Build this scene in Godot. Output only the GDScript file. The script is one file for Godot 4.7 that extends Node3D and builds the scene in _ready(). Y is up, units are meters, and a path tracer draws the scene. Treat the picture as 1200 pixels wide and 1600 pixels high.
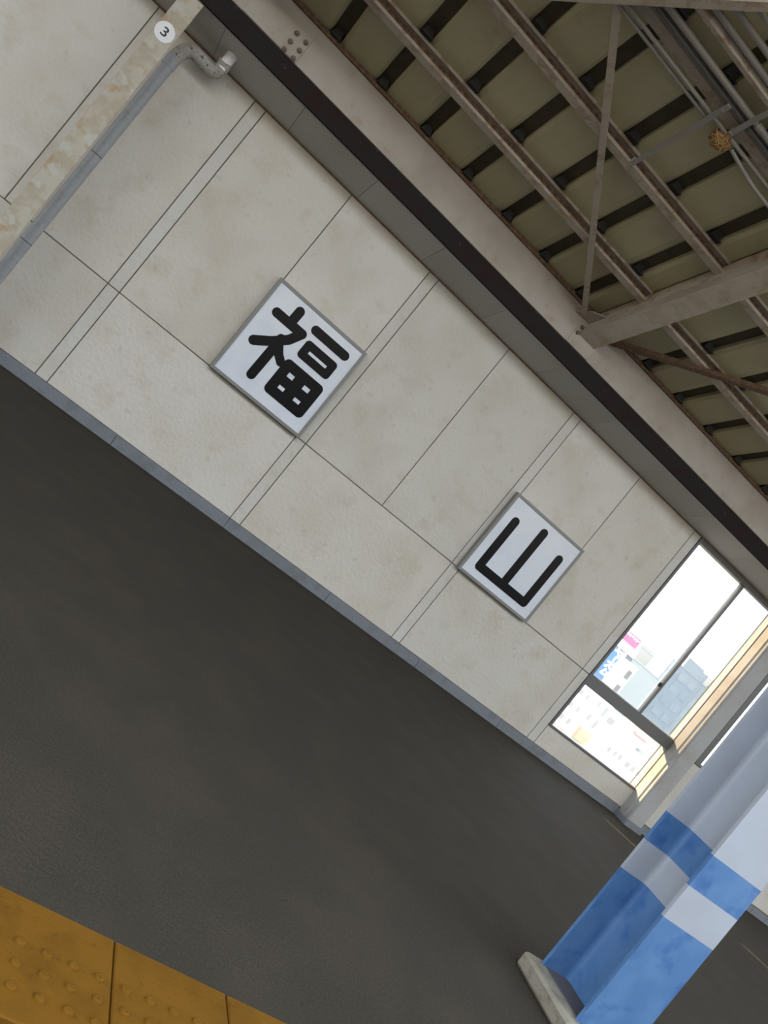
extends Node3D
# A railway platform seen at a steep tilt. x runs along the wall, y up, z from the wall towards the track; metres.

const FLOOR := -0.1
const SOFFIT_IN := 2.865      # top of the wall panels
const BEAM_Z := 0.505         # face of the long beam
const ROOF_T := 0.355         # slope of the canopy
const ROOF_Y := 3.3207        # roof underside at z = 0

var used := {}
var M := {}
var strokes_made := 0

# ---------------------------------------------------------------- naming
func numbered(called: String) -> String:
	if not used.has(called):
		used[called] = 0
		return called
	used[called] += 1
	return "%s_%03d" % [called, used[called]]

func tag(o: Node, label: String, category: String, group := "") -> Node:
	o.set_meta("label", label)
	o.set_meta("category", category)
	if group:
		o.set_meta("group", group)
	return o

func thing(called: String, label: String, category: String, at := Vector3.ZERO, group := "") -> Node3D:
	var o := Node3D.new()
	o.name = numbered(called)
	add_child(o, true)
	o.position = at
	tag(o, label, category, group)
	return o

func setting(called: String) -> Node3D:
	var o := Node3D.new()
	o.name = called
	o.set_meta("kind", "structure")
	add_child(o, true)
	return o

func put(called: String, mesh: Mesh, m: Material, parent: Node, at := Vector3.ZERO) -> MeshInstance3D:
	var o := MeshInstance3D.new()
	o.mesh = mesh
	o.material_override = m
	o.name = numbered(called) if parent == self else called
	o.position = at
	parent.add_child(o, true)
	return o

# ---------------------------------------------------------------- shapes
func begin() -> SurfaceTool:
	var st := SurfaceTool.new()
	st.begin(Mesh.PRIMITIVE_TRIANGLES)
	return st

func poly(st: SurfaceTool, p: Array, out: Vector3) -> void:
	# a flat convex face; front faces run clockwise seen from outside
	var c := Vector3.ZERO
	for i in p.size():
		var a: Vector3 = p[i]
		var b: Vector3 = p[(i + 1) % p.size()]
		c += a.cross(b)
	var order := p.duplicate()
	if c.dot(out) > 0.0:
		order.reverse()
	var n := c.normalized()
	if n.dot(out) < 0.0:
		n = -n
	for i in range(1, order.size() - 1):
		for k in [0, i, i + 1]:
			st.set_normal(n)
			st.set_uv(Vector2.ZERO)
			st.add_vertex(order[k])

func bevel_box(st: SurfaceTool, at: Vector3, size: Vector3, bv := 0.004, basis := Basis()) -> void:
	# a box centred on at with chamfered edges
	var h := size * 0.5
	var b := minf(bv, minf(h.x, minf(h.y, h.z)) * 0.6)
	var V := {}
	for sx in [-1, 1]:
		for sy in [-1, 1]:
			for sz in [-1, 1]:
				var c := Vector3(sx * h.x, sy * h.y, sz * h.z)
				V[[sx, sy, sz]] = [at + basis * (c - Vector3(0, sy, sz) * b), at + basis * (c - Vector3(sx, 0, sz) * b), at + basis * (c - Vector3(sx, sy, 0) * b)]
	var quad := [[-1, -1], [1, -1], [1, 1], [-1, 1]]
	for ax in 3:
		for s in [-1, 1]:
			var pts := []
			for q in quad:
				var k := [0, 0, 0]
				k[ax] = s
				k[(ax + 1) % 3] = q[0]
				k[(ax + 2) % 3] = q[1]
				pts.append(V[k][ax])
			var n := Vector3.ZERO
			n[ax] = s
			poly(st, pts, basis * n)
	for ax in 3:
		var u := (ax + 1) % 3
		var v := (ax + 2) % 3
		for q in quad:
			var k0 := [0, 0, 0]
			var k1 := [0, 0, 0]
			k0[ax] = -1
			k1[ax] = 1
			k0[u] = q[0]
			k1[u] = q[0]
			k0[v] = q[1]
			k1[v] = q[1]
			var n := Vector3.ZERO
			n[u] = q[0]
			n[v] = q[1]
			poly(st, [V[k0][u], V[k1][u], V[k1][v], V[k0][v]], basis * n)
	for key in V:
		poly(st, V[key], basis * Vector3(key[0], key[1], key[2]))

func box(at: Vector3, size: Vector3, bv := 0.004, basis := Basis()) -> ArrayMesh:
	var st := begin()
	bevel_box(st, at, size, bv, basis)
	return st.commit()

func span(a: Vector3, b: Vector3, bv := 0.004) -> ArrayMesh:
	return box((a + b) * 0.5, (b - a).abs(), bv)

func extrude(st: SurfaceTool, prof: PackedVector2Array, o: Vector3, u: Vector3, v: Vector3, w: Vector3) -> void:
	# the outline prof (in u, v from o) drawn out along w
	var area := 0.0
	for i in prof.size():
		area += prof[i].cross(prof[(i + 1) % prof.size()])
	for i in prof.size():
		var a := prof[i]
		var b := prof[(i + 1) % prof.size()]
		var d := (b - a).normalized()
		var n2 := Vector2(d.y, -d.x) * signf(area)
		var A := o + u * a.x + v * a.y
		var B := o + u * b.x + v * b.y
		poly(st, [A, B, B + w, A + w], u * n2.x + v * n2.y)
	var tri := Geometry2D.triangulate_polygon(prof)
	for i in range(0, tri.size(), 3):
		var p := []
		for k in 3:
			var q := prof[tri[i + k]]
			p.append(o + u * q.x + v * q.y)
		poly(st, p, -w)
		poly(st, [p[0] + w, p[1] + w, p[2] + w], w)

func prism(prof: PackedVector2Array, o: Vector3, u: Vector3, v: Vector3, w: Vector3) -> ArrayMesh:
	var st := begin()
	extrude(st, prof, o, u, v, w)
	return st.commit()

func tube(st: SurfaceTool, path: Array, r: float, sides := 12, capped := true) -> void:
	var rings := []
	var frame := Vector3.UP
	for i in path.size():
		var p: Vector3 = path[i]
		var a: Vector3 = path[maxi(i - 1, 0)]
		var b: Vector3 = path[mini(i + 1, path.size() - 1)]
		var d := (b - a).normalized()
		if i == 0 and absf(d.dot(frame)) > 0.9:
			frame = Vector3.RIGHT
		var s := d.cross(frame).normalized()
		frame = s.cross(d).normalized()
		var ring := []
		for k in sides:
			var t := TAU * k / sides
			ring.append([p + (s * cos(t) + frame * sin(t)) * r, s * cos(t) + frame * sin(t)])
		rings.append(ring)
	for i in path.size() - 1:
		for k in sides:
			var q := [rings[i][k], rings[i][(k + 1) % sides], rings[i + 1][(k + 1) % sides], rings[i + 1][k]]
			var g: Vector3 = (q[1][0] - q[0][0]).cross(q[2][0] - q[0][0])
			var idx := [0, 1, 2, 0, 2, 3] if g.dot(q[0][1]) < 0.0 else [0, 2, 1, 0, 3, 2]
			for j in idx:
				st.set_normal(q[j][1])
				st.set_uv(Vector2.ZERO)
				st.add_vertex(q[j][0])
	if capped:
		for e in [0, path.size() - 1]:
			var pts := []
			for k in sides:
				pts.append(rings[e][k][0])
			var out: Vector3 = (path[0] - path[1]) if e == 0 else (path[-1] - path[-2])
			poly(st, pts, out)

func pipe(path: Array, r: float, sides := 12) -> ArrayMesh:
	var st := begin()
	tube(st, path, r, sides)
	return st.commit()

func bend(a: Vector3, corner: Vector3, b: Vector3, n := 8) -> Array:
	var out := []
	for i in n + 1:
		var t := float(i) / n
		out.append(a.lerp(corner, t).lerp(corner.lerp(b, t), t))
	return out

func disc_mesh(r: float, h: float, sides := 40) -> ArrayMesh:
	var p := PackedVector2Array()
	for i in sides:
		p.append(Vector2(cos(TAU * i / sides), sin(TAU * i / sides)) * r)
	return prism(p, Vector3.ZERO, Vector3.RIGHT, Vector3.UP, Vector3(0, 0, h))

func bolt_mesh(r: float, h: float) -> ArrayMesh:
	# washer, hexagon head and shank end, facing +z
	var st := begin()
	var w := PackedVector2Array()
	var hx := PackedVector2Array()
	var sh := PackedVector2Array()
	for i in 14:
		w.append(Vector2.from_angle(TAU * i / 14) * r)
	for i in 6:
		hx.append(Vector2.from_angle(TAU * i / 6) * r * 0.74)
		sh.append(Vector2.from_angle(TAU * i / 6 + 0.3) * r * 0.36)
	extrude(st, w, Vector3.ZERO, Vector3.RIGHT, Vector3.UP, Vector3(0, 0, h * 0.25))
	extrude(st, hx, Vector3(0, 0, h * 0.25), Vector3.RIGHT, Vector3.UP, Vector3(0, 0, h * 0.5))
	extrude(st, sh, Vector3(0, 0, h * 0.75), Vector3.RIGHT, Vector3.UP, Vector3(0, 0, h * 0.25))
	return st.commit()

func stroke(st: SurfaceTool, pts: Array, r: float, o: Vector3, thick: float, caps := true) -> void:
	# one brush stroke of constant width; round joints, round ends unless caps is off
	var out := PackedVector2Array()
	if pts.size() == 2 and not caps:
		var d: Vector2 = (pts[1] - pts[0]).normalized() * r
		var n := Vector2(-d.y, d.x)
		out = PackedVector2Array([pts[0] - d + n, pts[0] - d - n, pts[1] + d - n, pts[1] + d + n])
		extrude(st, out, o, Vector3.RIGHT, Vector3.UP, Vector3(0, 0, thick))
		return
	var line := PackedVector2Array()
	for p in pts:
		line.append(p * 1000.0)
	strokes_made += 1
	for q in Geometry2D.offset_polyline(line, r * 1000.0, Geometry2D.JOIN_ROUND, Geometry2D.END_ROUND):
		if not Geometry2D.is_polygon_clockwise(q):
			for i in q.size():
				q[i] *= 0.001
			extrude(st, q, o, Vector3.RIGHT, Vector3.UP, Vector3(0, 0, thick * (1.0 + 0.04 * (strokes_made % 13))))

# ---------------------------------------------------------------- materials
func layer(sz: int, sd: int, freq: float, octaves: int, stretch := 1) -> PackedByteArray:
	var n := FastNoiseLite.new()
	n.seed = sd
	n.noise_type = FastNoiseLite.TYPE_SIMPLEX_SMOOTH
	n.frequency = freq
	n.fractal_octaves = octaves
	n.fractal_gain = 0.55
	var im := n.get_seamless_image(sz, sz / stretch)
	if stretch > 1:
		im.resize(sz, sz)
	im.convert(Image.FORMAT_L8)
	return im.get_data()

func surface_texture(sz: int, base: Color, layers: Array) -> ImageTexture:
	# layers: [seed, frequency, octaves, low, high, colour, strength]
	var px := PackedFloat32Array()
	px.resize(sz * sz * 3)
	for i in sz * sz:
		px[i * 3] = base.r
		px[i * 3 + 1] = base.g
		px[i * 3 + 2] = base.b
	for l in layers:
		var d := layer(sz, l[0], l[1], l[2], l[7] if l.size() > 7 else 1)
		var lo: float = l[3]
		var hi: float = l[4]
		var c: Color = l[5]
		var s: float = l[6]
		for i in sz * sz:
			var t := clampf((d[i] / 255.0 - lo) / (hi - lo), 0.0, 1.0) * s
			if t > 0.0:
				px[i * 3] += (c.r - px[i * 3]) * t
				px[i * 3 + 1] += (c.g - px[i * 3 + 1]) * t
				px[i * 3 + 2] += (c.b - px[i * 3 + 2]) * t
	var bytes := PackedByteArray()
	bytes.resize(sz * sz * 3)
	for i in sz * sz * 3:
		bytes[i] = int(clampf(px[i], 0.0, 1.0) * 255.0 + 0.5)
	return ImageTexture.create_from_image(Image.create_from_data(sz, sz, false, Image.FORMAT_RGB8, bytes))

func grain_normal(freq: float, sd: int) -> NoiseTexture2D:
	var n := FastNoiseLite.new()
	n.seed = sd
	n.frequency = freq
	n.fractal_octaves = 4
	var t := NoiseTexture2D.new()
	t.width = 512
	t.height = 512
	t.seamless = true
	t.noise = n
	t.as_normal_map = true
	t.bump_strength = 6.0
	return t

func flat(c: Color, rough := 0.7, metal := 0.0) -> StandardMaterial3D:
	var m := StandardMaterial3D.new()
	m.albedo_color = c
	m.roughness = rough
	m.metallic = metal
	return m

func textured(tex: Texture2D, metres: float, rough := 0.8, normal: Texture2D = null, depth := 0.4, tint := Color.WHITE) -> StandardMaterial3D:
	var m := StandardMaterial3D.new()
	m.albedo_texture = tex
	m.albedo_color = tint
	m.roughness = rough
	m.uv1_triplanar = true
	m.uv1_world_triplanar = true
	m.uv1_scale = Vector3.ONE / metres
	if normal:
		m.normal_enabled = true
		m.normal_texture = normal
		m.normal_scale = depth
	return m

func make_materials() -> void:
	var fine := grain_normal(0.12, 5)
	var wt := surface_texture(768, Color(0.80, 0.785, 0.755), [
		[11, 0.004, 3, 0.35, 0.85, Color(0.765, 0.74, 0.695), 0.8],
		[12, 0.009, 4, 0.60, 0.92, Color(0.72, 0.68, 0.60), 0.45],
		[13, 0.022, 4, 0.72, 0.95, Color(0.64, 0.615, 0.55), 0.4],
		[14, 0.30, 2, 0.3, 0.9, Color(0.775, 0.76, 0.73), 0.35]])
	for i in 3:
		M["wall%d" % i] = textured(wt, 3.1, 0.72, fine, 0.12, [Color(1, 1, 1), Color(0.985, 0.98, 0.97), Color(0.97, 0.97, 0.965)][i])
		M["wall%d" % i].uv1_offset = Vector3(0.31, 0.17, 0.53) * i
	M.strip = textured(wt, 4.3, 0.72, fine, 0.1, Color(0.98, 0.99, 1.0))
	M.joint = flat(Color(0.42, 0.39, 0.35), 0.95)
	M.added_screen = flat(Color(0.45, 0.45, 0.44), 0.95)
	M.added_wall = flat(Color(0.47, 0.485, 0.505), 0.95)
	M.kerb = textured(surface_texture(512, Color(0.455, 0.475, 0.50), [[21, 0.012, 5, 0.4, 0.8, Color(0.40, 0.41, 0.425), 0.8], [22, 0.2, 2, 0.5, 0.9, Color(0.52, 0.53, 0.54), 0.4]]), 1.7, 0.75, fine, 0.2)
	M.asphalt = textured(surface_texture(1024, Color(0.245, 0.235, 0.215), [
		[31, 0.004, 3, 0.35, 0.8, Color(0.275, 0.258, 0.235), 0.8],
		[32, 0.35, 2, 0.45, 0.85, Color(0.165, 0.16, 0.15), 0.7],
		[33, 0.28, 2, 0.62, 0.85, Color(0.33, 0.32, 0.30), 0.6]]), 2.2, 0.86, grain_normal(0.25, 8), 0.14, Color(0.95, 0.93, 0.90))
	M.asphalt.metallic_specular = 0.22
	M.tile = textured(surface_texture(512, Color(0.50, 0.365, 0.14), [[41, 0.01, 5, 0.4, 0.8, Color(0.45, 0.325, 0.125), 0.8], [42, 0.05, 4, 0.74, 0.9, Color(0.32, 0.24, 0.11), 0.4]]), 0.9, 0.75, fine, 0.08, Color(0.86, 0.83, 0.74))  # yellow darkened to stand in for the shade of the train
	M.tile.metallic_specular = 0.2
	M.grout = flat(Color(0.24, 0.24, 0.235), 0.95)
	M.soffit = textured(surface_texture(512, Color(0.74, 0.735, 0.72), [[51, 0.006, 3, 0.4, 0.8, Color(0.71, 0.70, 0.675), 0.8]]), 2.6, 0.8)
	M.soffit2 = textured(M.soffit.albedo_texture, 2.6, 0.8, null, 0.4, Color(0.965, 0.965, 0.96))
	M.trim = textured(surface_texture(512, Color(0.165, 0.155, 0.15), [[61, 0.010, 4, 0.4, 0.8, Color(0.18, 0.13, 0.125), 0.8], [62, 0.03, 3, 0.88, 0.93, Color(0.34, 0.34, 0.33), 0.6]]), 1.9, 0.9)
	M.trim.metallic_specular = 0.2
	var steel := surface_texture(768, Color(0.635, 0.605, 0.565), [
		[71, 0.005, 3, 0.35, 0.8, Color(0.59, 0.55, 0.50), 0.9],
		[72, 0.010, 4, 0.74, 0.90, Color(0.60, 0.48, 0.37), 0.5],
		[73, 0.04, 3, 0.80, 0.90, Color(0.48, 0.45, 0.41), 0.4]])
	M.steel = textured(steel, 2.3, 0.6)
	M.steel_worn = textured(surface_texture(768, Color(0.67, 0.64, 0.60), [
		[81, 0.012, 4, 0.42, 0.70, Color(0.60, 0.56, 0.50), 0.8],
		[82, 0.008, 4, 0.72, 0.9, Color(0.57, 0.47, 0.36), 0.45],
		[83, 0.014, 4, 0.70, 0.85, Color(0.68, 0.685, 0.685), 0.4],
		[84, 0.05, 3, 0.80, 0.88, Color(0.40, 0.38, 0.35), 0.5]]), 2.0, 0.65)
	M.rafter = textured(M.steel_worn.albedo_texture, 2.0, 0.65, null, 0.4, Color(1.16, 1.15, 1.13))
	M.bolt = flat(Color(0.40, 0.365, 0.33), 0.7)
	M.column_worn = textured(surface_texture(768, Color(0.70, 0.675, 0.62), [
		[85, 0.008, 5, 0.40, 0.70, Color(0.645, 0.605, 0.53), 0.8],
		[86, 0.008, 4, 0.62, 0.86, Color(0.63, 0.52, 0.38), 0.65],
		[87, 0.009, 5, 0.58, 0.74, Color(0.73, 0.735, 0.72), 0.65]]), 1.3, 0.7)
	M.rust = textured(surface_texture(512, Color(0.40, 0.31, 0.24), [[91, 0.03, 5, 0.4, 0.7, Color(0.50, 0.42, 0.35), 0.9], [92, 0.03, 4, 0.62, 0.8, Color(0.36, 0.20, 0.12), 0.8]]), 0.7, 0.85)
	M.purlin = textured(surface_texture(512, Color(0.70, 0.655, 0.60), [[94, 0.014, 5, 0.55, 0.75, Color(0.54, 0.44, 0.35), 0.6], [95, 0.05, 4, 0.76, 0.9, Color(0.38, 0.29, 0.23), 0.45]]), 1.3, 0.7)
	M.roof = textured(surface_texture(512, Color(0.73, 0.70, 0.565), [[101, 0.006, 4, 0.4, 0.8, Color(0.70, 0.67, 0.545), 0.9], [102, 0.02, 4, 0.7, 0.9, Color(0.62, 0.58, 0.46), 0.4]]), 3.4, 0.55)
	M.rib = textured(surface_texture(512, Color(0.32, 0.29, 0.225), [[103, 0.02, 4, 0.4, 0.8, Color(0.27, 0.225, 0.17), 0.9]]), 1.7, 0.8)
	M.bracket = flat(Color(0.20, 0.205, 0.20), 0.7)
	M.conduit = flat(Color(0.56, 0.545, 0.52), 0.5)
	M.conduit_dark = flat(Color(0.34, 0.345, 0.34), 0.4)
	M.pvc = textured(surface_texture(512, Color(0.60, 0.615, 0.63), [[111, 0.02, 4, 0.5, 0.8, Color(0.56, 0.56, 0.56), 0.8]]), 0.8, 0.45)
	M.tape = textured(surface_texture(512, Color(0.66, 0.645, 0.62), [[113, 0.03, 4, 0.4, 0.8, Color(0.58, 0.555, 0.52), 0.9], [114, 0.02, 3, 0.72, 0.78, Color(0.24, 0.22, 0.20), 0.9]]), 0.5, 0.8)
	M.white = flat(Color(0.88, 0.88, 0.89), 0.5)
	M.black = flat(Color(0.10, 0.10, 0.11), 0.5)
	M.sign_face = textured(surface_texture(512, Color(0.85, 0.87, 0.905), [[121, 0.006, 3, 0.4, 0.8, Color(0.83, 0.85, 0.89), 0.9]]), 1.3, 0.12)
	M.sign_ink = flat(Color(0.075, 0.075, 0.085), 0.3)
	M.sign_ink.metallic_specular = 0.3
	M.alu = flat(Color(0.50, 0.50, 0.485), 0.5, 0.1)
	M.frame = flat(Color(0.40, 0.40, 0.395), 0.5, 0.2)
	M.sash = flat(Color(0.90, 0.90, 0.88), 0.4)
	M.glass = flat(Color(0.95, 0.98, 1.0, 0.06), 0.0)
	M.glass.transparency = BaseMaterial3D.TRANSPARENCY_ALPHA
	M.glass_dim = flat(Color(0.62, 0.70, 0.76, 0.30), 0.02)
	M.glass_dim.transparency = BaseMaterial3D.TRANSPARENCY_ALPHA
	M.pilaster = textured(surface_texture(512, Color(0.635, 0.635, 0.635), [[161, 0.006, 4, 0.4, 0.8, Color(0.59, 0.575, 0.555), 0.8]]), 1.9, 0.6)
	M.blue = textured(surface_texture(768, Color(0.295, 0.455, 0.65), [
		[131, 0.006, 4, 0.35, 0.75, Color(0.345, 0.495, 0.68), 0.9],
		[132, 0.008, 4, 0.62, 0.92, Color(0.20, 0.365, 0.60), 0.8]]), 1.1, 0.55)
	M.pale = textured(surface_texture(512, Color(0.645, 0.675, 0.725), [[133, 0.006, 3, 0.4, 0.8, Color(0.63, 0.65, 0.69), 0.9]]), 1.1, 0.5)
	M.concrete = textured(surface_texture(512, Color(0.56, 0.54, 0.49), [[141, 0.02, 5, 0.4, 0.75, Color(0.49, 0.465, 0.42), 0.9]]), 0.8, 0.9, fine, 0.3)
	M.inset_grey = flat(Color(0.33, 0.32, 0.34), 0.95)
	M.straw = flat(Color(0.78, 0.65, 0.44), 0.9)
	M.straw_dark = flat(Color(0.62, 0.47, 0.30), 0.95)
	M.ground = flat(Color(0.52, 0.51, 0.49), 0.95)
	M.ballast = textured(surface_texture(512, Color(0.47, 0.44, 0.41), [[151, 0.2, 3, 0.4, 0.7, Color(0.33, 0.31, 0.29), 0.9]]), 2.0, 0.95)

# ---------------------------------------------------------------- setting
func joint_x(i: int, k: int) -> float:      # the three joints of bay i: strip start, strip end, middle
	return 2.0 * i + [0.0, 0.1106, 1.055][k]

func wall_panel(parent: Node, x0: float, x1: float, y0: float, y1: float, m: Material) -> void:
	var g := 0.0044
	put("wall_panel", span(Vector3(x0 + g, y0 + g, -0.02), Vector3(x1 - g, y1 - g, 0.0), 0.0025), m, parent)

func build_wall() -> void:
	var wall := setting("wall_back")
	# the wall's core with the two window openings left free
	var core := begin()
	for r in [[-14.0, 6.115, FLOOR - 0.1, 3.45], [6.115, 7.62, FLOOR - 0.1, 0.262], [6.115, 7.62, 2.85, 3.45], [7.62, 8.03, FLOOR - 0.1, 3.45], [8.03, 9.6, FLOOR - 0.1, 0.93], [8.03, 9.6, 2.85, 3.45], [9.6, 20.0, FLOOR - 0.1, 3.45]]:
		bevel_box(core, Vector3((r[0] + r[1]) / 2, (r[2] + r[3]) / 2, -0.075), Vector3(r[1] - r[0], r[3] - r[2], 0.13), 0.001)
	put("wall_core", core.commit(), M.joint, wall)
	var yH := 0.9498
	var k := 0
	for i in range(-4, 3):
		var a := joint_x(i, 0)
		var b := joint_x(i, 1)
		var c := joint_x(i, 2)
		var d := joint_x(i + 1, 0)
		wall_panel(wall, a, b, 0, yH, M.strip)
		wall_panel(wall, a, b, yH, SOFFIT_IN, M.strip)
		k += 1
		wall_panel(wall, b, d, 0, yH, M["wall%d" % (posmod(i, 3))])
		wall_panel(wall, b, c, yH, SOFFIT_IN, M["wall%d" % (posmod(i + 1, 3))])
		wall_panel(wall, c, d, yH, SOFFIT_IN, M["wall%d" % (posmod(i * 2, 3))])
	wall_panel(wall, 6.0, 6.115, 0, yH, M.strip)
	wall_panel(wall, 6.0, 6.115, yH, SOFFIT_IN, M.strip)
	wall_panel(wall, 6.115, 7.62, 0, 0.262, M.wall1)
	wall_panel(wall, 7.62, 8.03, 0, SOFFIT_IN, M.wall0)
	wall_panel(wall, 8.03, 9.6, 0, 0.93, M.wall2)
	for j in 4:
		wall_panel(wall, 9.6 + j * 2.0, 11.6 + j * 2.0, 0, yH, M.wall0)
		wall_panel(wall, 9.6 + j * 2.0, 11.6 + j * 2.0, yH, SOFFIT_IN, M.wall1)
	# the kerb along its foot, in blocks
	var kerb := setting("baseboard_back")
	var x := -8.8
	while x < 7.0:
		var e := x + 1.2
		if x > 5.5:
			e = 7.575
		put("kerb_block", span(Vector3(x + 0.0015, FLOOR - 0.03, -0.03), Vector3(e - 0.0015, 0.0, 0.022), 0.005), M.kerb, kerb)
		x += 1.2
		if e > 7.0:
			break
	put("kerb_block", span(Vector3(7.565, FLOOR - 0.03, 0.0), Vector3(7.86, 0.0 - 0.03, 0.235), 0.006), M.kerb, kerb)
	x = 7.87
	while x < 18.0:
		put("kerb_block", span(Vector3(x + 0.0015, FLOOR - 0.03, -0.03), Vector3(x + 1.2 - 0.0015, -0.01, 0.022), 0.005), M.kerb, kerb)
		x += 1.2

func build_floor() -> void:
	var fl := setting("floor")
	put("asphalt", span(Vector3(-14, FLOOR - 0.25, -0.1), Vector3(20, FLOOR, 5.633), 0.002), M.asphalt, fl)
	put("edge_slab", span(Vector3(-14, FLOOR - 0.25, 5.633), Vector3(20, FLOOR - 0.012, 6.55), 0.004), M.grout, fl)
	put("platform_edge", span(Vector3(-14, FLOOR - 0.25, 5.94), Vector3(20, FLOOR, 6.55), 0.01), M.concrete, fl)
	put("platform_body", span(Vector3(-14, -1.3, -0.1), Vector3(20, FLOOR - 0.25, 6.4), 0.01), M.concrete, fl)
	# warning tiles: a plain margin, then five rows of five studs
	var slab := begin()
	bevel_box(slab, Vector3(0.1445, -0.011, 0.1475), Vector3(0.287, 0.022, 0.291), 0.003)
	var slab_mesh := slab.commit()
	var ridge := box(Vector3(0.1445, 0.0002, 0.030), Vector3(0.279, 0.003, 0.022), 0.0014)
	var st := begin()
	var prof := [[0.0125, 0.0], [0.0105, 0.005], [0.0070, 0.0068]]
	for k in 12:
		var a0 := TAU * k / 12
		var a1 := TAU * (k + 1) / 12
		for j in 2:
			var p := []
			for q in [[j, a0], [j, a1], [j + 1, a1], [j + 1, a0]]:
				p.append(Vector3(cos(q[1]) * prof[q[0]][0], prof[q[0]][1], sin(q[1]) * prof[q[0]][0]))
			poly(st, p, Vector3(cos((a0 + a1) / 2), 0.6, sin((a0 + a1) / 2)))
	var top := []
	for k in 12:
		top.append(Vector3(cos(TAU * k / 12) * 0.0070, 0.0068, sin(TAU * k / 12) * 0.0070))
	poly(st, top, Vector3.UP)
	var stud := st.commit()
	for i in range(-4, 9):
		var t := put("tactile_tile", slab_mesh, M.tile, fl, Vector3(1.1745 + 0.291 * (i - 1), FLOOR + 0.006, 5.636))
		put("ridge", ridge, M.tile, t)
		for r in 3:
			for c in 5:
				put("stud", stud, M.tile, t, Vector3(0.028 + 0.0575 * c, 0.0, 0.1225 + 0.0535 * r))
	# the track bed beyond the platform, and the town's ground far below behind the wall
	var tb := setting("track_bed")
	put("ballast", span(Vector3(-40, -1.6, 6.4), Vector3(40, -1.2, 30), 0.01), M.ballast, tb)
	var ob := setting("added_wall_opposite")  # unseen wall added across the track to hold back sky light
	put("sky_light_blocker", span(Vector3(-30, -1.3, 13.0), Vector3(40, 6.2, 13.3), 0.02), M.added_wall, ob)
	var g := setting("town_ground")
	put("ground", span(Vector3(-150, -12.6, -400), Vector3(400, -12.0, -2.0), 0.1), M.ground, g)

func roof_y(z: float, off := 0.0) -> float:
	return ROOF_Y + ROOF_T * z + off

func build_roof() -> void:
	# sloping soffit between wall and beam
	var so := setting("soffit")
	var w := Vector3(0, 0.231 * 0.5, 0.5)
	var xs := []
	for i in range(-8, 20):
		xs.append(0.333 + 0.7705 * i)
	for i in xs.size() - 1:
		var x0: float = xs[i] + 0.0018
		var x1: float = xs[i + 1] - 0.0018
		var st := begin()
		extrude(st, PackedVector2Array([Vector2(x0, 0), Vector2(x1, 0), Vector2(x1, 0.012), Vector2(x0, 0.012)]), Vector3(0, SOFFIT_IN, 0.002), Vector3.RIGHT, Vector3.UP, w)
		put("soffit_board", st.commit(), M.soffit if i % 2 else M.soffit2, so)
	put("edge_bead", span(Vector3(-7, SOFFIT_IN - 0.012, 0.0), Vector3(9.6, SOFFIT_IN + 0.002, 0.012), 0.003), M.rust, so)
	# corrugated canopy: wide pans between narrow raised ribs
	var ce := setting("ceiling")
	var z0 := -0.35
	var z1 := 7.1
	var run := Vector3(0, ROOF_T * (z1 - z0), z1 - z0)
	var o := Vector3(0, roof_y(z0), z0)
	var pan := PackedVector2Array([Vector2(0.0, 0.075), Vector2(0.004, 0.022), Vector2(0.038, 0.0), Vector2(0.30, 0.0), Vector2(0.345, 0.010), Vector2(0.368, 0.030), Vector2(0.378, 0.075), Vector2(0.373, 0.075), Vector2(0.363, 0.033), Vector2(0.343, 0.014), Vector2(0.30, 0.004), Vector2(0.040, 0.004), Vector2(0.008, 0.026), Vector2(0.005, 0.075)])
	var rib := PackedVector2Array([Vector2(-0.106, 0.060), Vector2(0.004, 0.060), Vector2(0.004, 0.085), Vector2(-0.106, 0.085)])
	var pan_mesh := prism(pan, Vector3.ZERO, Vector3.RIGHT, Vector3.UP, run)
	var rib_mesh := prism(rib, Vector3.ZERO, Vector3.RIGHT, Vector3.UP, run)
	for i in range(-14, 34):
		put("roof_pan", pan_mesh, M.roof, ce, o + Vector3(0.24 + 0.48 * i, 0, 0))
		put("roof_rib", rib_mesh, M.rib, ce, o + Vector3(0.24 + 0.48 * i, 0, 0))
	put("roof_cover", prism(PackedVector2Array([Vector2(-16, 0.10), Vector2(26, 0.10), Vector2(26, 0.13), Vector2(-16, 0.13)]), o, Vector3.RIGHT, Vector3.UP, run), M.rib, ce)

func clip_bracket() -> ArrayMesh:
	# small pressed clip that fills the rib over a support
	var st := begin()
	extrude(st, PackedVector2Array([Vector2(-0.052, -0.012), Vector2(0.052, -0.012), Vector2(0.040, 0.02), Vector2(0.030, 0.058), Vector2(-0.030, 0.058), Vector2(-0.044, 0.02)]), Vector3(0, 0, -0.004), Vector3.RIGHT, Vector3.UP, Vector3(0, 0, 0.035))
	bevel_box(st, Vector3(0.0, -0.014, 0.03), Vector3(0.10, 0.008, 0.06), 0.002)
	return st.commit()

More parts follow.
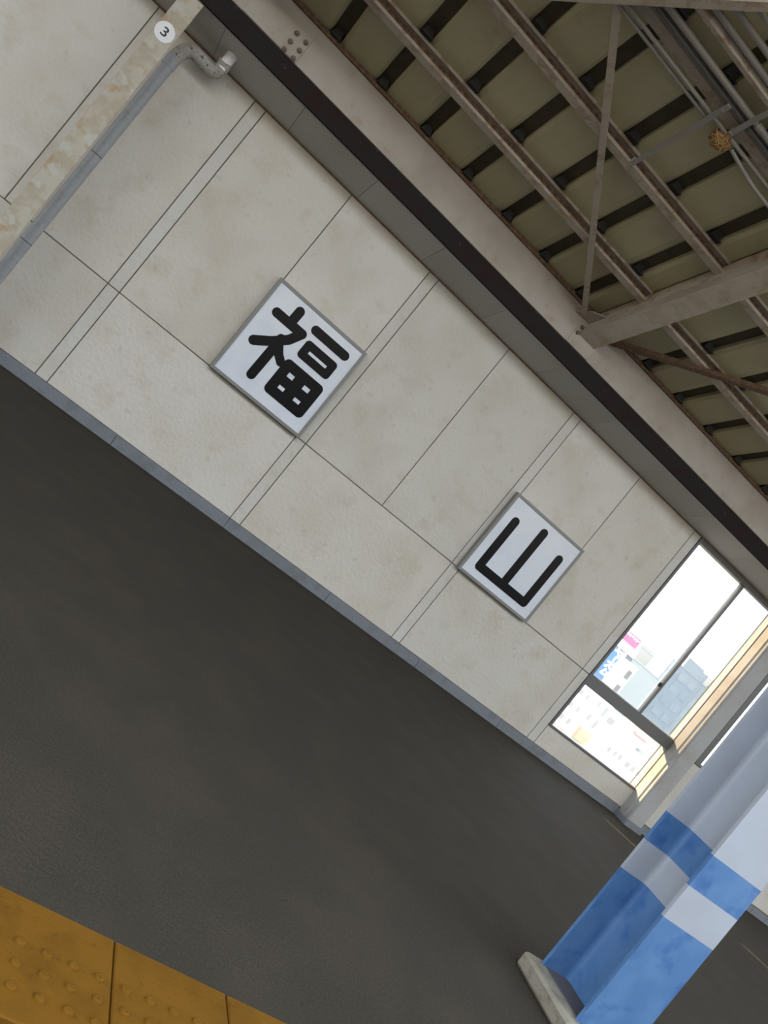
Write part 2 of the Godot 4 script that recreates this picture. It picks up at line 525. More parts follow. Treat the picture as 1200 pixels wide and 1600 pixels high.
func build_beams() -> void:
	var clip := clip_bracket()
	var bolt := bolt_mesh(0.021, 0.022)
	# the long beam above the soffit
	var b := thing("eaves_beam", "long cream steel beam with rusty top flange running along above the grey soffit", "beam", Vector3(0, 3.1, BEAM_Z))
	put("web", span(Vector3(-8, 0.032, -0.10), Vector3(18, 0.355, 0.0), 0.004), M.steel, b)
	put("top_flange", span(Vector3(-8, 0.353, -0.10), Vector3(18, 0.372, 0.024), 0.004), M.rust, b)
	put("top_angle", span(Vector3(-8, 0.372, -0.10), Vector3(18, 0.398, 0.006), 0.004), M.rust, b)
	put("splice_plate", span(Vector3(-0.42, 0.036, 0.0), Vector3(0.083, 0.325, 0.007), 0.002), M.steel, b)
	for cx in [-0.036, 0.052]:
		for cy in [0.203, 0.125, 0.05]:
			put("bolt", bolt, M.bolt, b, Vector3(cx, cy, 0.007))
	for i in range(-8, 30):
		put("roof_clip", clip, M.bracket, b, Vector3(0.24 + 0.48 * i - 0.052, roof_y(BEAM_Z) - 3.1 + 0.004, -0.02))
	var t := thing("dark_fascia", "dark brown scuffed edge strip running under the cream eaves beam", "trim", Vector3(0, 2.97, BEAM_Z))
	put("strip", span(Vector3(-8, 0.0, -0.02), Vector3(18, 0.155, 0.012), 0.004), M.trim, t)
	put("lip", span(Vector3(-8, -0.006, -0.02), Vector3(18, 0.006, 0.020), 0.003), M.trim, t)
	# purlins: lipped channels open towards the track
	var hw := 0.060
	var c := PackedVector2Array([Vector2(0, -0.1), Vector2(hw, -0.1), Vector2(hw, -0.078), Vector2(hw - 0.004, -0.078), Vector2(hw - 0.004, -0.096), Vector2(0.004, -0.096), Vector2(0.004, -0.006), Vector2(hw - 0.004, -0.006), Vector2(hw - 0.004, -0.024), Vector2(hw, -0.024), Vector2(hw, -0.002), Vector2(0, -0.002)])
	var v := Vector3(0, 1, 0)
	var u := Vector3(0, ROOF_T, 1)
	var labels := ["cream channel purlin nearest the wall beneath the ribbed canopy roof, streaked with rust", "rusty channel purlin second from the wall, carrying the end of a flat conduit bar", "channel purlin third from the wall, among grey conduits beside the nest", "channel purlin fourth from the wall, high under the canopy at the top corner"]
	var zs := [1.075, 1.788, 2.530, 3.245]
	for i in 4:
		var z: float = zs[i]
		var pu := thing("roof_purlin", labels[i], "purlin", Vector3(0, roof_y(z), z), "purlins under the canopy")
		put("channel", prism(c, Vector3(-8, 0, 0), u, v, Vector3(26, 0, 0)), M.purlin, pu)
		put("channel_web", span(Vector3(-8, -0.092, 0.0045), Vector3(18, -0.002, 0.0065), 0.0005), M.rust, pu)
		for k in range(-6, 26):
			put("roof_clip", clip, M.bracket, pu, Vector3(0.24 + 0.48 * k - 0.052, 0.035, hw))
	# rafters across the slope
	for i in 3:
		var x: float = [3.30, -0.83, 7.45][i]
		var l: String = ["cream steel rafter with mottled peeling paint crossing the canopy from the eaves beam", "cream steel rafter over the numbered worn column at the far left", "cream steel rafter over the window pilaster at the far right"][i]
		var r := thing("canopy_rafter", l, "rafter", Vector3(x, 0, 0), "canopy rafters")
		var za := BEAM_Z + 0.002
		var run := Vector3(0, ROOF_T * (5.5 - za), 5.5 - za)
		var ob := Vector3(0, roof_y(za), za)
		put("web", prism(PackedVector2Array([Vector2(0.008, -0.24), Vector2(0.02, -0.24), Vector2(0.02, -0.004), Vector2(0.008, -0.004)]), ob, Vector3.RIGHT, Vector3.UP, run), M.purlin, r)
		put("bottom_flange", prism(PackedVector2Array([Vector2(0.0, -0.25), Vector2(0.20, -0.25), Vector2(0.20, -0.236), Vector2(0.0, -0.236)]), ob, Vector3.RIGHT, Vector3.UP, run), M.rafter, r)
		put("doubler", prism(PackedVector2Array([Vector2(-0.004, -0.244), Vector2(0.009, -0.244), Vector2(0.009, -0.158), Vector2(0.005, -0.150), Vector2(-0.004, -0.158)]), ob, Vector3.RIGHT, Vector3.UP, run), M.steel, r)
		put("top_flange", prism(PackedVector2Array([Vector2(0.008, -0.016), Vector2(0.19, -0.016), Vector2(0.19, -0.004), Vector2(0.008, -0.004)]), ob, Vector3.RIGHT, Vector3.UP, run), M.purlin, r)
		put("end_plate", span(Vector3(-0.06, 3.135, BEAM_Z), Vector3(0.22, 3.40, BEAM_Z + 0.008), 0.002), M.steel, r)
		put("gusset", prism(PackedVector2Array([Vector2(0.008, 0.0), Vector2(-0.17, 0.0), Vector2(-0.10, 0.14), Vector2(0.008, 0.22)]), Vector3(0, roof_y(za, -0.125), za), Vector3.RIGHT, Vector3(0, ROOF_T, 1), Vector3(0, 0.008, 0)), M.steel_worn, r)
		for cy in [3.315, 3.255]:
			put("bolt", bolt, M.bolt, r, Vector3(-0.025, cy, BEAM_Z + 0.008))
	# wind braces: slender angles lying in the slope
	var bl := ["thin brown angle brace slanting from the eaves beam to the top edge of the picture", "dark thin angle brace to the right of the mottled rafter, under the canopy", "brown angle brace crossing the conduit ends at the top right corner"]
	var ends := [[Vector2(3.16, 0.56), Vector2(-0.60, 4.46)], [Vector2(3.53, 0.56), Vector2(7.4, 4.2)], [Vector2(-0.484, 0.58), Vector2(3.27, 4.815)]]
	for i in 3:
		var p0: Vector2 = ends[i][0]
		var p1: Vector2 = ends[i][1]
		var off: float = [-0.135, -0.14, -0.19][i]
		var A := Vector3(p0.x, roof_y(p0.y, off), p0.y)
		var B := Vector3(p1.x, roof_y(p1.y, off), p1.y)
		var br := thing("wind_brace", bl[i], "brace", A, "canopy wind braces")
		var d := (B - A)
		var n := Vector3(0, 1, -ROOF_T).normalized()
		var s := n.cross(d.normalized()).normalized()
		put("angle", prism(PackedVector2Array([Vector2(0, 0), Vector2(0.052, 0), Vector2(0.052, 0.005), Vector2(0.005, 0.005), Vector2(0.005, 0.045), Vector2(0, 0.045)]), Vector3.ZERO, s, n, d), M.purlin if i != 1 else M.rust, br)

func build_conduits() -> void:
	var rows := [[2.490, 0.011, -0.6, 2.215, 0], [2.528, 0.013, -0.6, 3.29, 0], [2.655, 0.016, -0.6, 3.29, 1], [2.708, 0.020, -0.6, 3.29, 0], [2.900, 0.019, -0.6, 3.29, 0], [2.980, 0.019, -0.6, 3.29, 0], [3.066, 0.015, -0.6, 3.29, 0]]
	var labels := ["thin grey conduit ending at the flat bar below the nest, outermost towards the wall", "thin grey conduit passing the nest on its track side", "dark glossy cable conduit between two pale pipes under the canopy", "thick pale conduit just beyond the dark cable under the canopy", "pale round conduit beyond the wide flat duct at the top right", "pale round conduit second beyond the wide flat duct", "thin conduit in the extreme top right corner of the canopy"]
	for i in rows.size():
		var r: Array = rows[i]
		var y := roof_y(r[0], -0.13 - r[1] * 0.2)
		var o := thing("roof_conduit", labels[i], "conduit", Vector3(r[2], y, r[0]), "conduits under the canopy")
		var L: float = r[3] - r[2]
		put("tube", pipe([Vector3.ZERO, Vector3(L * 0.5, 0, 0), Vector3(L, 0, 0)], r[1], 12), M.conduit_dark if r[4] else M.conduit, o)
		for k in 4:
			var x := 0.7 + k * 1.15
			if x < L:
				put("coupling", pipe([Vector3(x, 0, 0), Vector3(x + 0.05, 0, 0)], r[1] * 1.22, 12), M.conduit_dark if r[4] else M.conduit, o)
	var du := thing("cable_duct", "wide flat beige cable duct running between the pale conduits at the top right", "duct", Vector3(-0.6, roof_y(2.84, -0.13), 2.84))
	put("tray", box(Vector3(1.945, 0, 0), Vector3(3.89, 0.045, 0.044), 0.004), M.purlin, du)
	put("cover", box(Vector3(1.945, 0.026, 0), Vector3(3.89, 0.007, 0.052), 0.002), M.steel, du)
	# flat bars carrying the conduits
	var bars := [[2.205, 1.90, 2.665, "pale flat bar spanning from the second purlin to the conduits, left of the nest"], [2.36, 2.565, 3.35, "short pale flat bar crossing under the conduits to the right of the nest"]]
	for a in bars:
		var z0: float = a[1]
		var z1: float = a[2]
		var bb := thing("conduit_bar", a[3], "bar", Vector3(a[0], roof_y(z0, -0.158), z0), "flat bars carrying conduits")
		var run := Vector3(0, ROOF_T * (z1 - z0), z1 - z0)
		put("flat_bar", prism(PackedVector2Array([Vector2(-0.018, 0), Vector2(0.018, 0), Vector2(0.018, 0.007), Vector2(-0.018, 0.007)]), Vector3.ZERO, Vector3.RIGHT, Vector3.UP, run), M.conduit, bb)
		put("end_tab", box(Vector3(0, 0.03, 0.01), Vector3(0.036, 0.06, 0.006), 0.001), M.conduit, bb)
		put("saddle", box(run * 0.9 + Vector3(0, 0.014, 0), Vector3(0.03, 0.012, 0.07), 0.002), M.conduit, bb)
	# bird's nest of straw and the cable drooping from it
	var rng := RandomNumberGenerator.new()
	rng.seed = 77
	var nest := thing("bird_nest", "small clump of straw, an old bird's nest, wedged among the canopy conduits", "nest", Vector3(2.375, roof_y(2.475, -0.13), 2.475))
	var core := SphereMesh.new()
	core.radius = 0.052
	core.height = 0.09
	core.radial_segments = 18
	core.rings = 9
	put("clump", core, M.straw_dark, nest)
	for part in 2:
		var st := begin()
		for k in 150:
			var dir := Vector3(rng.randf_range(-1, 1), rng.randf_range(-1, 1), rng.randf_range(-1, 1)).normalized()
			var tang := dir.cross(Vector3(rng.randf_range(-1, 1), rng.randf_range(-1, 1), rng.randf_range(-1, 1))).normalized()
			var mid := dir * Vector3(0.062, 0.05, 0.058) * rng.randf_range(0.85, 1.1)
			var L := rng.randf_range(0.02, 0.05)
			tube(st, [mid - tang * L, mid + dir * 0.006, mid + tang * L], rng.randf_range(0.0016, 0.0030), 4)
		for k in 4:
			var d2 := Vector3(rng.randf_range(-0.2, 0.3), rng.randf_range(0.2, 0.6), 1).normalized()
			tube(st, [Vector3(0, 0.02, 0.03), Vector3(0, 0.02, 0.03) + d2 * rng.randf_range(0.06, 0.10)], 0.003, 4)
		put("straw", st.commit(), [M.straw, M.straw_dark][part], nest)
	var cb := thing("drooping_cable", "pale cable curving away from the nest beneath the canopy", "cable", Vector3(2.46, roof_y(2.50, -0.14), 2.50))
	var path := []
	for k in 15:
		var t := k / 14.0
		path.append(Vector3(t * 0.8, -0.03 * sin(PI * t), -0.03 * sin(PI * t) + 0.03 * t))
	put("cable", pipe(path, 0.013, 10), M.conduit, cb)

# ---------------------------------------------------------------- things
func build_column_and_pipe() -> void:
	var c := thing("worn_column", "peeling beige steel column with a round white number 3 sticker", "column", Vector3(-0.713, FLOOR, BEAM_Z - 0.012))
	put("front_flange", box(Vector3(0, 1.54, -0.006), Vector3(0.160, 3.08, 0.012), 0.003), M.column_worn, c)
	put("web", box(Vector3(0, 1.54, -0.095), Vector3(0.010, 3.08, 0.166), 0.001), M.column_worn, c)
	put("rear_flange", box(Vector3(-0.02, 1.54, -0.184), Vector3(0.100, 3.08, 0.012), 0.003), M.column_worn, c)
	put("base_plate", box(Vector3(0, 0.008, -0.095), Vector3(0.26, 0.016, 0.28), 0.003), M.column_worn, c)
	var s := thing("number_sticker", "round white sticker numbered 3 high on the peeling beige column", "sticker", Vector3(-0.722, 2.622, BEAM_Z - 0.0115))
	put("disc", disc_mesh(0.073, 0.003), M.white, s)
	var tm := TextMesh.new()
	var f := SystemFont.new()
	f.font_names = PackedStringArray(["Droid Sans"])
	f.font_weight = 600
	tm.font = f
	tm.text = "3"
	tm.font_size = 64
	tm.pixel_size = 0.00145
	tm.depth = 0.002
	put("digit", tm, M.black, s, Vector3(0.0, 0.0, 0.0035))
	# drain pipe
	var p := thing("drain_pipe", "grey plastic drain pipe beside the peeling column, bending into the soffit", "pipe", Vector3(-0.626, FLOOR, 0.135))
	var r := 0.049
	var top := 2.79
	put("riser", pipe([Vector3(0, 0, 0), Vector3(0, 1.2, 0), Vector3(0, top - 0.14, 0)], r, 24), M.pvc, p)
	for y in [1.76, 0.9]:
		put("joint_ring", pipe([Vector3(0, y, 0), Vector3(0, y + 0.008, 0)], r * 1.03, 24), M.conduit_dark, p)
	put("socket", pipe([Vector3(0, top - 0.155, 0), Vector3(0, top - 0.06, 0)], r * 1.1, 24), M.pvc, p)
	var path := bend(Vector3(0, top - 0.10, 0), Vector3(0, top + 0.075, 0), Vector3(0.12, top + 0.065, 0.005))
	path.append(Vector3(0.18, top + 0.062, 0.006))
	path.append_array(bend(Vector3(0.22, top + 0.055, 0.008), Vector3(0.325, top + 0.05, 0.01), Vector3(0.30, top + 0.17, 0.07)))
	put("taped_elbow", pipe(path, r * 1.08, 24), M.tape, p)
	for k in [3, 6, 10]:
		var a: Vector3 = path[k]
		var b: Vector3 = path[k + 1]
		put("tape_band", pipe([a.lerp(b, 0.2), a.lerp(b, 0.6)], r * 1.125, 24), M.tape, p)
	put("stub", pipe([Vector3(0.305, top + 0.115, 0.055), Vector3(0.312, top + 0.255, 0.095)], r * 0.92, 24), M.white, p)

func sign_box(called: String, label: String, at: Vector3, w: float, h: float) -> Node3D:
	var s := thing(called, label, "sign", at, "station name signs")
	var d := 0.055
	put("case", span(Vector3(0.012, 0.012, 0.0), Vector3(w - 0.012, h - 0.012, d - 0.006), 0.002), M.alu, s)
	put("face", span(Vector3(0.014, 0.014, d - 0.008), Vector3(w - 0.014, h - 0.014, d), 0.001), M.sign_face, s)
	# four mitred frame rails
	var t := 0.029
	var z0 := 0.002
	var prof := [[Vector2(0, 0), Vector2(w, 0), Vector2(w - t, t), Vector2(t, t)], [Vector2(0, h), Vector2(w, h), Vector2(w - t, h - t), Vector2(t, h - t)], [Vector2(0, 0), Vector2(0, h), Vector2(t, h - t), Vector2(t, t)], [Vector2(w, 0), Vector2(w, h), Vector2(w - t, h - t), Vector2(w - t, t)]]
	for q in prof:
		put("frame_rail", prism(PackedVector2Array(q), Vector3(0, 0, z0), Vector3.RIGHT, Vector3.UP, Vector3(0, 0, d + 0.006)), M.alu, s)
	return s

func build_signs() -> void:
	var d := 0.0555
	var th := 0.0015
	var a := sign_box("station_sign", "square white sign with the bold black character fuku, at the left", Vector3(1.026, 0.949, 0.0), 0.990, 0.972)
	var st := begin()
	var z := Vector3(-1.026, -0.949, d)
	# left radical
	stroke(st, [Vector2(1.328, 1.805), Vector2(1.325, 1.67)], 0.043, z, th)
	stroke(st, [Vector2(1.180, 1.670), Vector2(1.462, 1.670), Vector2(1.405, 1.560), Vector2(1.300, 1.455), Vector2(1.172, 1.360)], 0.043, z, th)
	stroke(st, [Vector2(1.348, 1.52), Vector2(1.340, 1.122)], 0.043, z, th)
	stroke(st, [Vector2(1.365, 1.470), Vector2(1.415, 1.405), Vector2(1.470, 1.365)], 0.040, z, th)
	# right part: bar, mouth, field
	stroke(st, [Vector2(1.535, 1.774), Vector2(1.871, 1.774)], 0.043, z, th)
	for q in [[1.568, 1.640, 1.845, 1.640], [1.568, 1.537, 1.845, 1.537], [1.568, 1.640, 1.568, 1.537], [1.845, 1.640, 1.845, 1.537]]:
		stroke(st, [Vector2(q[0], q[1]), Vector2(q[2], q[3])], 0.038, z, th)
	for q in [[1.538, 1.394, 1.872, 1.394], [1.538, 1.130, 1.872, 1.130], [1.538, 1.394, 1.538, 1.130], [1.872, 1.394, 1.872, 1.130], [1.703, 1.394, 1.703, 1.130], [1.538, 1.258, 1.872, 1.258], [1.695, 1.394, 1.695, 1.130], [1.711, 1.394, 1.711, 1.130]]:
		stroke(st, [Vector2(q[0], q[1]), Vector2(q[2], q[3])], 0.047, z, th)
	put("character", st.commit(), M.sign_ink, a)
	var b := sign_box("station_sign", "square white sign with the bold black character yama, nearer the window", Vector3(4.055, 0.946, 0.0), 1.0, 0.952)
	st = begin()
	z = Vector3(-4.055, -0.946, d)
	for q in [[4.229, 1.660, 4.229, 1.097], [4.229, 1.097, 4.886, 1.097], [4.560, 1.760, 4.560, 1.097], [4.886, 1.660, 4.886, 1.097]]:
		stroke(st, [Vector2(q[0], q[1]), Vector2(q[2], q[3])], 0.046, z, th)
	put("character", st.commit(), M.sign_ink, b)

func frame_bar(parent: Node, called: String, a: Vector3, b: Vector3, m: Material) -> void:
	put(called, span(a, b, 0.004), m, parent)

func build_windows() -> void:
	var w := setting("window_1")
	frame_bar(w, "jamb", Vector3(6.116, 0.262, -0.10), Vector3(6.150, 2.85, 0.012), M.frame)
	frame_bar(w, "jamb", Vector3(7.598, 0.262, -0.10), Vector3(7.622, 2.85, -0.01), M.pilaster)
	frame_bar(w, "sill", Vector3(6.116, 0.250, -0.10), Vector3(7.60, 0.276, 0.016), M.frame)
	frame_bar(w, "head", Vector3(6.116, 2.800, -0.10), Vector3(7.62, 2.872, 0.010), M.frame)
	frame_bar(w, "transom", Vector3(6.14, 0.838, -0.09), Vector3(7.60, 0.972, 0.012), M.frame)
	# lower fixed light
	frame_bar(w, "lower_pane", Vector3(6.145, 0.270, -0.052), Vector3(7.595, 0.842, -0.046), M.glass)
	# left sash, outer track
	frame_bar(w, "sash_stile", Vector3(6.962, 0.972, -0.075), Vector3(7.002, 2.80, -0.050), M.sash)
	frame_bar(w, "sash_rail", Vector3(6.15, 0.972, -0.075), Vector3(6.985, 0.985, -0.050), M.sash)
	frame_bar(w, "sash_pane", Vector3(6.15, 0.98, -0.066), Vector3(6.945, 2.805, -0.060), M.glass)
	# right sash, inner track, dimmer glass
	frame_bar(w, "sash_stile", Vector3(6.990, 0.972, -0.045), Vector3(7.012, 2.80, -0.018), M.frame)
	frame_bar(w, "sash_rail", Vector3(7.0, 0.972, -0.045), Vector3(7.59, 0.988, -0.020), M.sash)
	frame_bar(w, "sash_pane", Vector3(7.008, 0.98, -0.036), Vector3(7.59, 2.805, -0.030), M.glass_dim)
	frame_bar(w, "latch", Vector3(6.955, 1.335, -0.050), Vector3(6.985, 1.385, -0.030), M.black)
	var v := setting("window_2")
	frame_bar(v, "jamb", Vector3(8.035, 0.92, -0.10), Vector3(8.125, 2.85, 0.012), M.frame)
	frame_bar(v, "jamb", Vector3(9.56, 0.92, -0.10), Vector3(9.60, 2.85, 0.012), M.frame)
	frame_bar(v, "sill", Vector3(8.035, 0.92, -0.10), Vector3(9.60, 0.955, 0.016), M.frame)
	frame_bar(v, "head", Vector3(8.035, 2.80, -0.10), Vector3(9.60, 2.872, 0.010), M.frame)
	frame_bar(v, "mullion", Vector3(8.86, 0.94, -0.08), Vector3(8.90, 2.82, -0.03), M.frame)
	frame_bar(v, "sash_pane", Vector3(8.12, 0.95, -0.056), Vector3(9.57, 2.81, -0.050), M.glass)

func build_pilaster() -> void:
	var p := thing("window_pilaster", "grey painted steel pilaster at the window's right side, its edge lit golden", "pilaster", Vector3(7.60, -0.03, 0.0))
	var prof := PackedVector2Array([Vector2(0.004, 0.0), Vector2(0.23, 0.0), Vector2(0.23, 0.20), Vector2(0.0, 0.20), Vector2(0.0, 0.176), Vector2(0.018, 0.160), Vector2(0.018, 0.128), Vector2(0.004, 0.110)])
	put("shaft", prism(prof, Vector3.ZERO, Vector3.RIGHT, Vector3(0, 0, 1), Vector3(0, 3.02, 0)), M.pilaster, p)
	put("front_plate", span(Vector3(0.006, 0.0, 0.20), Vector3(0.228, 3.02, 0.204), 0.0015), M.pilaster, p)
	# an unseen screen added behind the wall, slit to shape the low sun
	var s := setting("added_sun_screen")
	for r in [[3.86, 4.60], [4.64, 4.93], [5.19, 7.3]]:
		put("sun_blocker", span(Vector3(r[0], -2.0, -3.08), Vector3(r[1], 7.5, -3.0), 0.01), M.added_screen, s)

func h_section(b: float, h: float, tf: float, tw: float, fl: float) -> PackedVector2Array:
	var p := PackedVector2Array()
	var hb := b / 2
	var x := tw / 2
	p.append_array([Vector2(-hb, 0), Vector2(hb, 0), Vector2(hb, tf)])
	for k in 5:
		var t := PI / 2 * k / 4
		p.append(Vector2(x + fl - fl * sin(t), tf + fl - fl * cos(t)))
	for k in 5:
		var t := PI / 2 * k / 4
		p.append(Vector2(x + fl - fl * cos(t), h - tf - fl + fl * sin(t)))
	p.append_array([Vector2(hb, h - tf), Vector2(hb, h), Vector2(-hb, h), Vector2(-hb, h - tf)])
	for k in 5:
		var t := PI / 2 * k / 4
		p.append(Vector2(-x - fl + fl * sin(t), h - tf - fl + fl * cos(t)))
	for k in 5:
		var t := PI / 2 * k / 4
		p.append(Vector2(-x - fl + fl * cos(t), tf + fl - fl * sin(t)))
	p.append(Vector2(-hb, tf))
	return p

func build_blue_column() -> void:
	var c := thing("striped_column", "wide flanged steel column painted white with blue bands at its foot", "column", Vector3(3.20, FLOOR, 4.765))
	var prof := h_section(0.30, 0.285, 0.015, 0.012, 0.024)
	var ys := [0.065, 0.556, 0.700, 0.838, 4.83]
	for i in 4:
		var y0: float = ys[i]
		var y1: float = ys[i + 1]
		put(["blue_band", "white_band"][i % 2], prism(prof, Vector3(0, y0, 0), Vector3.RIGHT, Vector3(0, 0, 1), Vector3(0, y1 - y0, 0)), [M.blue, M.pale][i % 2], c)
	var b := thing("column_plinth", "low beige concrete kerb block under the striped column", "plinth", Vector3(3.20, FLOOR, 4.91))
	put("block", box(Vector3(0, 0.034, 0), Vector3(0.445, 0.068, 0.36), 0.012), M.concrete, b)
	put("dark_top_inset", box(Vector3(0.03, 0.036, 0.0), Vector3(0.335, 0.070, 0.31), 0.003), M.inset_grey, b)  # darker grey inset covering the top of the block

func building(called: String, label: String, x0: float, x1: float, top: float, z: float, deep: float, m: Material, wins: Array, wm: Material) -> Node3D:
	var o := thing(called, label, "building", Vector3(x0, -12.0, z))
	put("block", box(Vector3((x1 - x0) / 2, (top + 12.0) / 2, -deep / 2), Vector3(x1 - x0, top + 12.0, deep), 0.05), m, o)
	put("parapet", box(Vector3((x1 - x0) / 2, top + 12.1, -deep / 2), Vector3(x1 - x0 + 0.15, 0.25, deep + 0.15), 0.04), m, o)
	for r in wins:
		put("window", box(Vector3(r[0] - x0 + r[2] / 2, r[1] + 12.0 + r[3] / 2, 0.02), Vector3(r[2], r[3], 0.12), 0.02), wm, o)
	return o

func build_town() -> void:
	var f := {}
	f.white = flat(Color(0.84, 0.835, 0.81), 0.9)
	f.grey = flat(Color(0.585, 0.605, 0.60), 0.9)
	f.pale = flat(Color(0.64, 0.64, 0.625), 0.9)
	f.slate = flat(Color(0.55, 0.58, 0.605), 0.9)
	f.slate2 = flat(Color(0.575, 0.61, 0.63), 0.9)
	f.cream = flat(Color(0.74, 0.715, 0.655), 0.9)
	f.win = flat(Color(0.55, 0.555, 0.55), 0.7)
	f.win_grey = flat(Color(0.40, 0.415, 0.425), 0.7)
	f.win_dark = flat(Color(0.40, 0.41, 0.40), 0.7)
	f.magenta = flat(Color(0.62, 0.36, 0.50), 0.7)
	f.blue = flat(Color(0.29, 0.47, 0.66), 0.7)
	f.pink = flat(Color(0.82, 0.60, 0.60), 0.7)
	f.ochre = flat(Color(0.70, 0.64, 0.54), 0.8)
	f.sign_white = flat(Color(0.97, 0.97, 0.97), 0.6)
	var b := building("sign_building", "pale building at the window's left edge with magenta and blue signboards", 89.2, 99.4, 9.1, -111.8, 4.0, f.pale, [[97.5, 6.9, 1.9, 1.2], [97.5, 4.5, 1.9, 1.3], [97.5, 2.1, 1.9, 1.1], [97.5, -0.3, 1.9, 1.1]], f.win_grey)
	put("parapet_board", box(Vector3(5.2, 20.6, 0.2), Vector3(9.6, 1.5, 0.3), 0.03), f.sign_white, b)
	var mg := put("magenta_sign", box(Vector3(5.1, 22.3, -0.3), Vector3(8.4, 2.1, 0.4), 0.03), f.magenta, b)
	var rng := RandomNumberGenerator.new()
	rng.seed = 5
	var st := begin()
	bevel_box(st, Vector3(5.1, 22.95, -0.09), Vector3(8.0, 0.16, 0.04), 0.01)
	for k in 12:
		bevel_box(st, Vector3(1.6 + k * 0.62, 22.85 + rng.randf_range(-0.08, 0.08), -0.09), Vector3(rng.randf_range(0.18, 0.42), rng.randf_range(0.35, 0.55), 0.05), 0.01)
	put("lettering", st.commit(), f.sign_white, mg)
	var bs := put("blue_sign", box(Vector3(6.45, 16.3, 0.35), Vector3(3.0, 6.4, 0.5), 0.03), f.blue, b)
	put("sign_edge", box(Vector3(8.02, 16.3, 0.37), Vector3(0.16, 6.5, 0.56), 0.02), f.sign_white, bs)
	st = begin()
	var z := Vector3(-89.2, 12.0, 0.6)
	# four stacked characters
	for q in [[Vector2(94.75, 7.05), Vector2(97.0, 7.55)], [Vector2(97.0, 7.55), Vector2(96.3, 6.75)], [Vector2(95.0, 7.75), Vector2(96.1, 6.2)],
			[Vector2(95.75, 6.05), Vector2(95.75, 4.95)],
			[Vector2(94.95, 4.65), Vector2(96.25, 4.65)], [Vector2(96.25, 4.65), Vector2(95.0, 3.7)], [Vector2(95.75, 4.1), Vector2(96.55, 3.6)], [Vector2(96.45, 5.05), Vector2(96.7, 4.75)],
			[Vector2(95.7, 3.35), Vector2(95.1, 2.3)], [Vector2(95.1, 2.3), Vector2(96.5, 2.35)], [Vector2(96.15, 2.95), Vector2(96.75, 2.1)]]:
		stroke(st, q, 0.2, z, 0.06)
	put("lettering", st.commit(), f.sign_white, bs)
	building("white_annex", "narrow white building with one dark window right of the blue signboard", 93.3, 95.4, 6.5, -104.3, 3.0, f.white, [[93.95, 4.0, 0.95, 1.6], [93.95, 0.9, 0.95, 1.6]], f.win_dark)
	building("grey_block", "light grey windowless block standing beyond the narrow white building", 105.6, 114.6, 8.4, -119.2, 4.0, f.grey, [], f.win)
	var b4 := building("stepped_tower", "pale tower with a grey roof line behind the windowless grey block", 120.6, 125.8, 12.6, -137.8, 4.0, f.pale, [], f.win)
	put("roof_box", box(Vector3(2.3, 24.9, -1.5), Vector3(4.4, 0.9, 2.5), 0.05), f.grey, b4)
	var b5 := building("slate_tower", "bluish grey stepped building seen through the dim right-hand sash", 119.6, 137.0, 14.0, -126.6, 5.0, f.slate, [], f.win)
	put("upper_storey", box(Vector3(6.3, 27.2, -2.0), Vector3(5.2, 2.9, 3.0), 0.05), f.slate2, b5)
	put("lift_house", box(Vector3(9.7, 27.0, -2.0), Vector3(1.9, 2.4, 3.0), 0.05), f.slate2, b5)
	put("roof_block", box(Vector3(15.0, 27.2, -2.0), Vector3(4.8, 2.8, 3.0), 0.05), f.slate, b5)
	for k in 4:
		put("mast", box(Vector3(4.6 + k * 1.1, 29.2, -1.0), Vector3(0.12, 1.3 - k * 0.2, 0.12), 0.01), f.win, b5)
	for r in 5:
		for c in 5:
			put("window", box(Vector3(1.6 + c * 3.3, 24.2 - r * 2.9, 0.03), Vector3(2.3, 1.5, 0.12), 0.02), f.slate2 if (r + c) % 3 else f.slate, b5)
	put("side_wing", box(Vector3(1.2, 6.6, 0.6), Vector3(3.6, 13.2, 1.0), 0.05), f.win, b5)
	var l1 := building("white_flats", "bright white flats with small windows behind the lower pane's left half", 70.5, 80.6, 0.1, -85.8, 3.0, f.white,
		[[74.2, -2.2, 0.6, 0.7], [75.7, -2.2, 0.4, 0.7], [78.0, -2.1, 0.4, 0.8], [74.2, -4.4, 0.6, 0.7], [75.7, -4.4, 0.5, 0.7], [74.2, -6.6, 0.6, 0.8], [75.7, -6.6, 0.5, 0.8], [78.0, -4.4, 0.5, 0.9], [79.6, -2.7, 0.5, 1.4], [79.6, -4.9, 0.5, 1.4], [79.6, -7.0, 0.5, 1.3]], f.win)
	put("shop_sign", box(Vector3(4.6, 4.3, 0.1), Vector3(2.2, 0.6, 0.3), 0.02), f.pink, l1)
	put("awning", box(Vector3(8.6, 5.4, 0.3), Vector3(2.3, 1.9, 0.7), 0.04), f.ochre, l1)
	building("long_white_shed", "long low white building with a row of small windows at the pane's bottom right", 73.4, 86.0, -3.4, -74.6, 2.5, f.white,
		[[74.3, -5.3, 0.35, 0.6], [75.5, -5.3, 0.3, 0.7], [76.5, -5.3, 0.35, 0.7], [78.0, -5.5, 0.6, 0.7], [79.2, -5.5, 0.6, 0.7], [80.3, -5.5, 0.6, 0.7], [81.6, -5.5, 0.6, 0.7]], f.win)
	var l3 := building("cream_shop", "cream building with a thin red signboard under the dark transom", 95.6, 106.0, -0.9, -96.9, 3.0, f.cream, [], f.win)
	put("red_sign", box(Vector3(2.4, 10.2, 0.15), Vector3(3.3, 0.45, 0.3), 0.02), f.pink, l3)
	put("grey_canopy", box(Vector3(5.6, 8.1, 0.4), Vector3(4.6, 0.7, 0.9), 0.03), f.grey, l3)
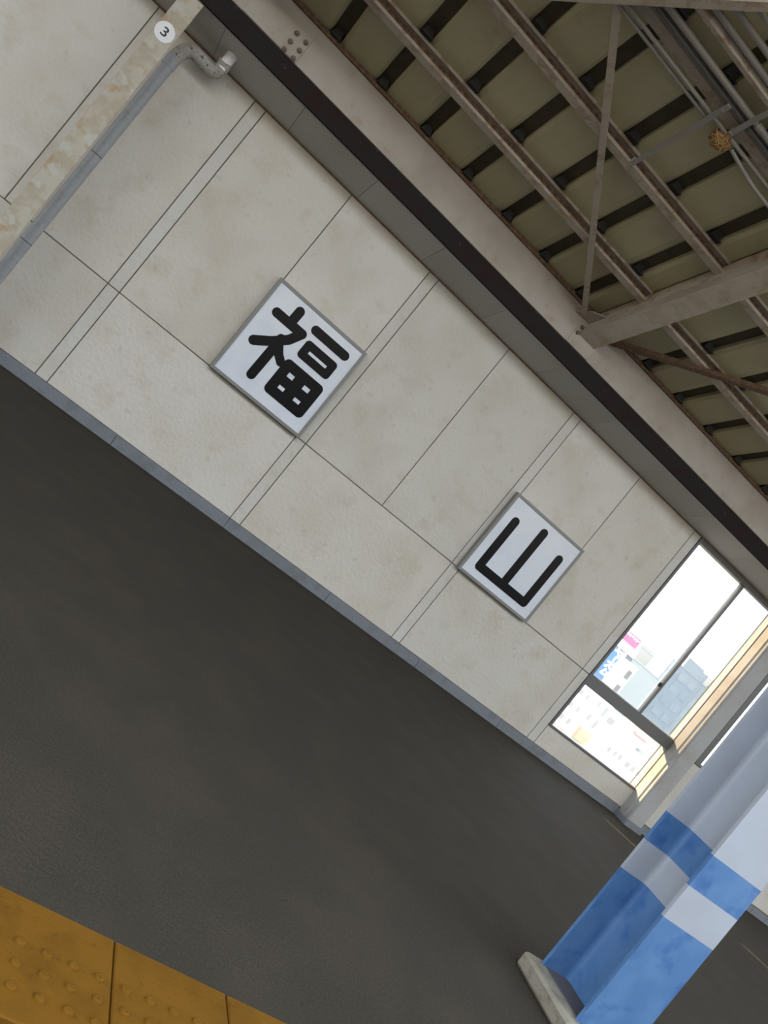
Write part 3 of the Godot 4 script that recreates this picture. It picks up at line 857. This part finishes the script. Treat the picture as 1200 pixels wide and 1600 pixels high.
	building("beige_house", "small beige house between the white flats and the cream building", 87.0, 89.8, -1.3, -93.2, 3.0, f.cream, [[87.5, -3.2, 1.2, 0.9]], f.win)

# ---------------------------------------------------------------- scene
func _ready() -> void:
	var cam := Camera3D.new()
	cam.name = "camera"
	var right := Vector3(0.72918482, 0.63118036, 0.26438768)
	var down := Vector3(0.59062507, -0.77561111, 0.22268686)
	var ahead := Vector3(0.34561759, -0.00622589, -0.93835479)
	cam.transform = Transform3D(Basis(right, -down, -ahead).orthonormalized(), Vector3(0.4714, 0.9649, 7.1677))
	cam.fov = rad_to_deg(2.0 * atan(800.0 / 1259.5))
	cam.near = 0.05
	cam.far = 600.0
	add_child(cam)
	cam.current = true
	var env := Environment.new()
	var sky := Sky.new()
	var sm := ProceduralSkyMaterial.new()
	sm.sky_top_color = Color(0.92, 0.96, 1.0)
	sm.sky_horizon_color = Color(0.98, 0.988, 0.99)
	sm.ground_horizon_color = Color(0.62, 0.62, 0.61)
	sm.ground_bottom_color = Color(0.45, 0.45, 0.44)
	sm.sky_energy_multiplier = 2.15
	sm.ground_energy_multiplier = 1.0
	sky.sky_material = sm
	env.background_mode = Environment.BG_SKY
	env.sky = sky
	env.tonemap_mode = Environment.TONE_MAPPER_LINEAR
	env.tonemap_exposure = 0.9
	env.sdfgi_enabled = true
	env.ssao_enabled = true
	env.ssil_enabled = true
	var we := WorldEnvironment.new()
	we.name = "world_environment"
	we.environment = env
	add_child(we)
	var sun := DirectionalLight3D.new()
	sun.name = "sun"
	sun.light_color = Color(1.0, 0.87, 0.66)
	sun.light_energy = 6.5
	sun.light_angular_distance = 0.53
	sun.shadow_enabled = true
	sun.sky_mode = DirectionalLight3D.SKY_MODE_LIGHT_ONLY
	sun.look_at_from_position(Vector3.ZERO, Vector3(0.587, -0.40, 0.706))
	add_child(sun)
	make_materials()
	build_floor()
	build_wall()
	build_roof()
	build_beams()
	build_windows()
	build_pilaster()
	build_blue_column()
	build_signs()
	build_column_and_pipe()
	build_conduits()
	build_town()
